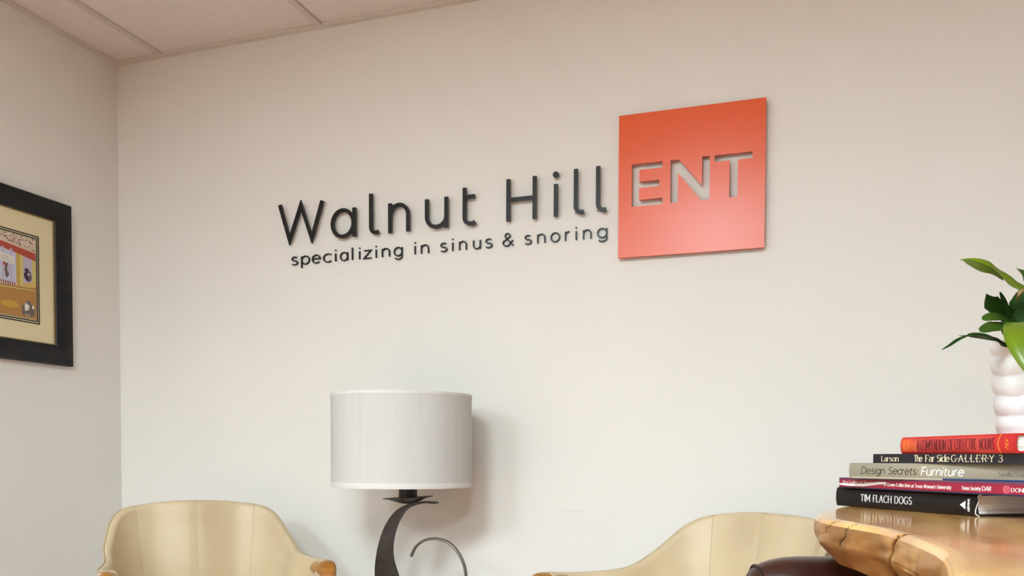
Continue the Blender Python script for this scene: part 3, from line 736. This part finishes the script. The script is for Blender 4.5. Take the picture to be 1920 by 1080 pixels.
co = [(-1.10, .428), (-1.165, .462), (-1.212, .505), (-1.236, .55), (-1.242, .596), (-1.240, .640), (-1.229, .696), (-1.207, .751), (-1.174, .793), (-1.134, .8150), (-1.090, .8245), (-1.043, .8235)]
ci = [(-1.09, .434), (-1.12, .47), (-1.145, .51), (-1.162, .555), (-1.171, .599), (-1.186, .642), (-1.190, .681), (-1.183, .725), (-1.165, .769), (-1.138, .801), (-1.090, .8175), (-1.043, .8175)]
plate(co, ci, -.011, .011, 'crescent_arm', M['iron'])
ar = crs([(a-LX, -.0, lz(b)) for a, b in [(-1.126, .660), (-1.111, .689), (-1.084, .7085), (-1.049, .715), (-1.008, .706), (-.979, .681), (-.959, .647), (-.951, .61), (-.953, .56), (-.968, .51), (-1.0, .465), (-1.06, .431)]], 8)
obj('scroll_arm', sweep(ar, .0042, n=8, squash=2.0, up=Vector((0, 1, 0))), M['steel'], lamp, smooth=True)
obj('foot', lathe([(.001, 0), (.085, 0), (.087, .006), (.08, .012), (.001, .014)], 48, c=(.07, 0)), M['iron'], lamp, smooth=True, auto=40)

# ============================================================= WALL SIGN
# orange panel with ENT cut through it
panel = thing('orange_sign_panel', 'square orange wall panel with three large capital letters cut through it', 'sign', (-.3545, BACK_Y, 1.55))
cu = bpy.data.curves.new('cut', 'CURVE'); cu.dimensions = '2D'; cu.fill_mode = 'BOTH'; cu.extrude = .005
def poly(pts):
    sp = cu.splines.new('POLY'); sp.points.add(len(pts)-1); sp.use_cyclic_u = True
    for q, (a, b) in zip(sp.points, pts): q.co = (a*mm+.3545, (b-1550)*mm, 0, 1)
poly([(-564.5, 1550), (-144.5, 1550), (-144.5, 1968.5), (-564.5, 1968.5)])
poly([(-525, 1698), (-434, 1698), (-434, 1716), (-503, 1716), (-503, 1751), (-443, 1751), (-443, 1769), (-503, 1769), (-503, 1804), (-434, 1804), (-434, 1822), (-525, 1822)])
poly([(-411, 1698), (-389, 1698), (-389, 1783), (-322, 1699), (-298, 1699), (-298, 1823), (-320, 1823), (-320, 1740), (-386, 1822), (-411, 1822)])
poly([(-243, 1699), (-220, 1699), (-220, 1804), (-180, 1804), (-180, 1822), (-285, 1822), (-285, 1804), (-243, 1804)])
tmp = bpy.data.objects.new('tmp', cu); COL.objects.link(tmp)
dg = bpy.context.evaluated_depsgraph_get(); me = bpy.data.meshes.new_from_object(tmp.evaluated_get(dg))
bpy.data.objects.remove(tmp); bpy.data.curves.remove(cu)
me.transform(Matrix.Rotation(R(90), 4, 'X'))
me.materials.clear(); me.name = 'panel'
po = obj('panel', me, M['orange'], panel); po.location = (0, -.019, 0)
for a in (-.19, .19):
    for b in (.02, .40):
        bm = lathe([(.004, 0), (.004, .014)], 12); bm.transform(Matrix.Rotation(R(90), 4, 'X'))
        o = obj('standoff_stud', bm, M['steel'], panel); o.location = (a, 0, b)

def A_(cx_, cy_, rx, ry, a0, a1): return arc(cx_, cy_, rx, ry, a0, a1)
W_ = 12.5
big = {  # millimetres on the wall, stroke centre lines
 'W': [[(-1744, 1815), (-1706, 1692), (-1661, 1809), (-1619, 1692), (-1578, 1815)]],
 'a': [A_(-1499, 1732.5, 39.5, 43.5, 0, 360), [(-1456, 1781), (-1456, 1685)]],
 'l1': [[(-1394, 1820), (-1394, 1712)]+A_(-1375, 1711, 19, 18.5, 180, 300)],
 'n': [[(-1324, 1782), (-1324, 1686)], [(-1324, 1738)]+A_(-1291, 1742, 32, 33, 180, 0)+[(-1259, 1687)]],
 'u': [[(-1192, 1783), (-1192, 1726)]+A_(-1158, 1726, 34, 33, 180, 360), [(-1124, 1785), (-1124, 1688)]],
 't': [[(-1061, 1807), (-1061, 1713)]+A_(-1039, 1713, 22, 20, 180, 310), [(-1061, 1777), (-1026, 1778)]],
 'H': [[(-914, 1819), (-914, 1689)], [(-828, 1820), (-828, 1690)], [(-914, 1755), (-828, 1755)]],
 'i': [[(-760, 1789), (-760, 1691)]],
 'l2': [[(-697, 1828), (-697, 1718)]+A_(-678, 1716, 19, 19, 180, 290)],
 'l3': [[(-628, 1829), (-628, 1719)]+A_(-609, 1717, 19, 19, 180, 290)],
}
name_sign = thing('wall_lettering', 'large black raised letters of the upper line, left of the orange square', 'sign', (-1.17, BACK_Y, 1.69))
for k, strokes in big.items():
    bm = bmesh.new()
    x0 = min(p[0] for s in strokes for p in s); 
    mp_ = lambda x, z, d: Vector((x*mm+1.17, -.022+d, z*mm-1.69))
    for q_, s in enumerate(strokes): stroke_poly(bm, s, W_, (lambda x, z, d, q_=q_: mp_(x, z, d-.00025*q_)), .009)
    if k == 'i':
        ringed(bm, [[(-.760+1.17+.0095*math.cos(a), y, .1275+.0095*math.sin(a)) for a in [2*math.pi*q/28 for q in range(28)]] for y in (-.022, -.013)])
        box(bm, .410-.002, .410+.002, -.013, 0, .1255, .1295)
    # hidden studs that hold the letter off the wall
    for zz in (1.70, 1.765):
        for sx in ([strokes[0][0][0]] if k not in 'Wa' else [-1706 if k == 'W' else -1538]):
            if k == 'W' and zz > 1.75: continue
            zq = zz if k != 'a' else (1.7325+(zz-1.73)*.1)
            if k in ('u', 'l1', 't') and zz < 1.75: zq = 1.74
            box(bm, sx*mm+1.17-.005, sx*mm+1.17-.003, -.013, 0, zq-1.69-.001, zq-1.69+.001)
    obj('letter', bm, M['black_letter'], name_sign)
tag_sign = thing('wall_lettering', 'small black raised letters of the lower line, under the large lettering', 'sign', (-1.17, BACK_Y, 1.61))
small = [('s', -1708, -1684), ('p', -1668, -1638), ('e', -1626, -1596), ('c', -1582, -1554), ('i', -1537, -1535), ('a', -1517, -1491), ('l', -1473, -1471), ('i', -1446, -1444),
         ('z', -1428, -1402), ('i', -1384, -1382), ('n', -1360, -1334), ('g', -1316, -1288), ('i', -1242, -1240), ('n', -1218, -1193), ('s', -1151, -1128), ('i', -1109, -1107),
         ('n', -1084, -1061), ('u', -1036, -1013), ('s', -996, -973), ('&', -936, -902), ('s', -865, -843), ('n', -822, -799), ('o', -779, -752), ('r', -733, -720), ('i', -700, -698),
         ('n', -676, -653), ('g', -632, -604)]
for c, a, b in small:
    bm = bmesh.new(); base = 1611.5+(a+1708)*.0075
    mp_ = lambda x, z, d: Vector((x*mm+1.17, -.007+d, z*mm-1.61))
    wg, st_ = G[c]
    sx = (b-a)/wg if wg > 10 else .38
    for q_, s in enumerate(st_): stroke_poly(bm, [(a+p[0]*sx, base+p[1]*.385) for p in s], 3.9, (lambda x, z, d, q_=q_: mp_(x, z, d-.0002*q_ if d == 0 else d)), .007)
    obj('letter', bm, M['black_letter'], tag_sign)

# ============================================================= FRAMED PICTURE
FY0, FY1, FZ0, FZ1 = 1.725, 2.3625, 1.263, 1.814
pic = thing('framed_picture', 'framed print with wide cream mat in a dark distressed frame on the left wall', 'picture', (LEFT_X, (FY0+FY1)/2, FZ0))
yc = (FY0+FY1)/2
fw = .066
# frame: mitred moulding with a profile
prof_f = [(0, .0), (0, .020), (.004, .024), (.020, .026), (.045, .022), (.058, .017), (.063, .016), (fw, .012), (fw, 0)]
def corner(o_, dy, dz_):  # offset o_ inward
    return (FY0+o_ if dy < 0 else FY1-o_, FZ0+o_ if dz_ < 0 else FZ1-o_)
cs = [(-1, -1), (1, -1), (1, 1), (-1, 1)]
for k in range(4):
    bm = bmesh.new(); rg = []
    for c_ in (cs[k], cs[(k+1) % 4]):
        rg.append([(d, corner(o_, *c_)[0]-yc, corner(o_, *c_)[1]-FZ0) for o_, d in prof_f])
    ringed(bm, rg); obj('frame_rail', bm, M['frame'], pic, smooth=True, auto=25)
bm = bmesh.new()
for k in range(4):
    rg = []
    for c_ in (cs[k], cs[(k+1) % 4]):
        rg.append([(d, corner(o_, *c_)[0]-yc, corner(o_, *c_)[1]-FZ0) for o_, d in ((fw-.0005, .010), (fw-.0005, .0135), (fw+.003, .0125), (fw+.003, .010))])
    ringed(bm, rg)
obj('inner_lip', bm, M['gold'], pic)
obj('mat_board', newbox(.002, .0085, FY0-yc+.05, FY1-yc-.05, .05, FZ1-FZ0-.05), M['mat'], pic)
PY0, PY1, PZ0, PZ1 = 1.865, 2.2215, 1.405, 1.666
def rect_line(o_, wd, d):
    bm = bmesh.new(); y0, y1, z0, z1 = PY0-o_-yc, PY1+o_-yc, PZ0-o_-FZ0, PZ1+o_-FZ0
    for b in ((y0, y1, z0, z0+wd), (y0, y1, z1-wd, z1), (y0, y0+wd, z0+wd, z1-wd), (y1-wd, y1, z0+wd, z1-wd)): box(bm, .0085, d, b[0], b[1], b[2], b[3])
    return bm
obj('mat_line', rect_line(.0145, .0035, .0098), M['line'], pic)
obj('mat_line', rect_line(.0075, .0035, .0096), M['line'], pic)
# the print itself: a generic street scene in flat colours
pc = [srgb(*c) for c in ((222, 200, 178), (176, 72, 52), (196, 196, 214), (196, 158, 66), (176, 128, 70), (60, 46, 66), (150, 138, 128), (232, 226, 214), (206, 190, 120), (150, 40, 44), (110, 96, 92), (212, 176, 100), (190, 176, 196))]
pm = [mat('print_ink_%s' % n_, c, .7) for n_, c in zip(('ground', 'awning', 'glass', 'post', 'bench', 'figure', 'grey', 'white', 'straw', 'stripe', 'shadow', 'ledge', 'lilac'), pc)]
bm = bmesh.new(); lev = [0]
def pp(pts, mi):
    lev[0] += 1
    v = [bm.verts.new((.0088+lev[0]*.000004, a*mm-yc, b*mm-FZ0)) for a, b in pts]
    try: fc = bm.faces.new(v); fc.material_index = mi
    except ValueError: pass
y0, y1, z0, z1 = PY0*1000, PY1*1000, PZ0*1000, PZ1*1000
pp([(y0, z0), (y1, z0), (y1, z1), (y0, z1)], 0)
for _ in range(520):
    a = random.uniform(y0, y1-3); b = random.uniform(1622-(a-2224)*.17, z1-2); s = random.uniform(1.5, 5.0)
    pp([(a, b), (a+s, b+s*.3), (a+s*1.1, b+s*.9), (a+.2*s, b+s)], random.choice([5, 6, 7, 9, 10, 7, 0, 5, 1, 7]))
pp([(y0, 1662), (2224-3, 1621), (2221, 1597), (y0, 1640)], 1)
pp([(y0, 1640), (2221, 1597), (2221, 1594.5), (y0, 1637.5)], 10)
pp([(y0, 1637), (2147, 1609), (2147, 1500), (y0, 1500)], 2)
for q in range(9): pp([(y0+12+q*31, 1620), (y0+19+q*31, 1619), (y0+19+q*31, 1500), (y0+12+q*31, 1500)], 12)
pp([(2147, 1609), (2173, 1604), (2173, 1478), (2147, 1476)], 3)
pp([(2160, 1607), (2173, 1604), (2173, 1478), (2160, 1477)], 8)
pp([(2173, 1604), (2206, 1598), (2206, 1515), (2173, 1510)], 12)
pp([(2206, 1598), (2221, 1595), (2221, 1515), (2206, 1515)], 8)
pp([(2072, 1604), (2139, 1592), (2139, 1569), (2072, 1577)], 7)
for q in range(3):
    for s_ in range(8):
        a = 2078+s_*7.2
        pp([(a, 1598-q*6.5-(a-2072)*.17), (a+5, 1597-q*6.5-(a-2072)*.17), (a+5, 1595-q*6.5-(a-2072)*.17), (a, 1596-q*6.5-(a-2072)*.17)], 10)
def blob(cy_, cz_, ry, rz, mi, jag=.18, n_=18):
    pp([(cy_+ry*(1+random.uniform(-jag, jag))*math.cos(2*math.pi*k/n_), cz_+rz*(1+random.uniform(-jag, jag))*math.sin(2*math.pi*k/n_)) for k in range(n_)], mi)
blob(2190, 1543, 13, 19, 5); blob(2186, 1560, 8, 8, 5); blob(2199, 1540, 6, 14, 10); blob(2193, 1548, 4, 5, 12)
blob(2112, 1545, 9, 22, 10); blob(2119, 1552, 6, 14, 12); blob(2104, 1565, 6, 6, 1)
pp([(y0, 1522), (2147, 1512), (2147, 1494), (y0, 1500)], 7)
for q in range(34):
    a = y0+2+q*8.2
    if a < 2140: pp([(a, 1520-(a-y0)*.03), (a+4.5, 1521-(a-y0)*.03), (a+6, 1498-(a-y0)*.02), (a+1.5, 1498-(a-y0)*.02)], 9 if q % 2 else 5)
pp([(2147, 1505), (2221, 1530), (2221, 1480), (2147, 1470)], 11)
pp([(2147, 1493), (2221, 1510), (2221, 1507), (2147, 1490)], 4)
pp([(2147, 1609), (2173, 1604), (2173, 1482), (2147, 1478)], 3)
pp([(2160, 1607), (2173, 1604), (2173, 1482), (2160, 1480)], 8)
pp([(y0, 1500), (2150, 1492), (2150, 1480), (y0, 1488)], 11)
pp([(y0, 1490), (2221, 1506), (2221, z0), (y0, z0)], 4)
pp([(y0, 1484), (2221, 1500), (2221, 1497.5), (y0, 1480)], 8)
blob(2120, 1440, 34, 12, 3, .1); blob(2192, 1434, 21, 26, 6); blob(2204, 1432, 11, 20, 10); blob(2184, 1440, 9, 14, 7); blob(2172, 1428, 6, 18, 10); blob(2193, 1455, 9, 7, 10); blob(2209, 1443, 4, 7, 7); blob(2188, 1424, 8, 7, 10); blob(1960, 1450, 26, 34, 6); blob(1930, 1540, 14, 24, 5)
me = bpy.data.meshes.new('print'); bm.to_mesh(me); bm.free()
obj('print', me, None, pic, mats=pm)
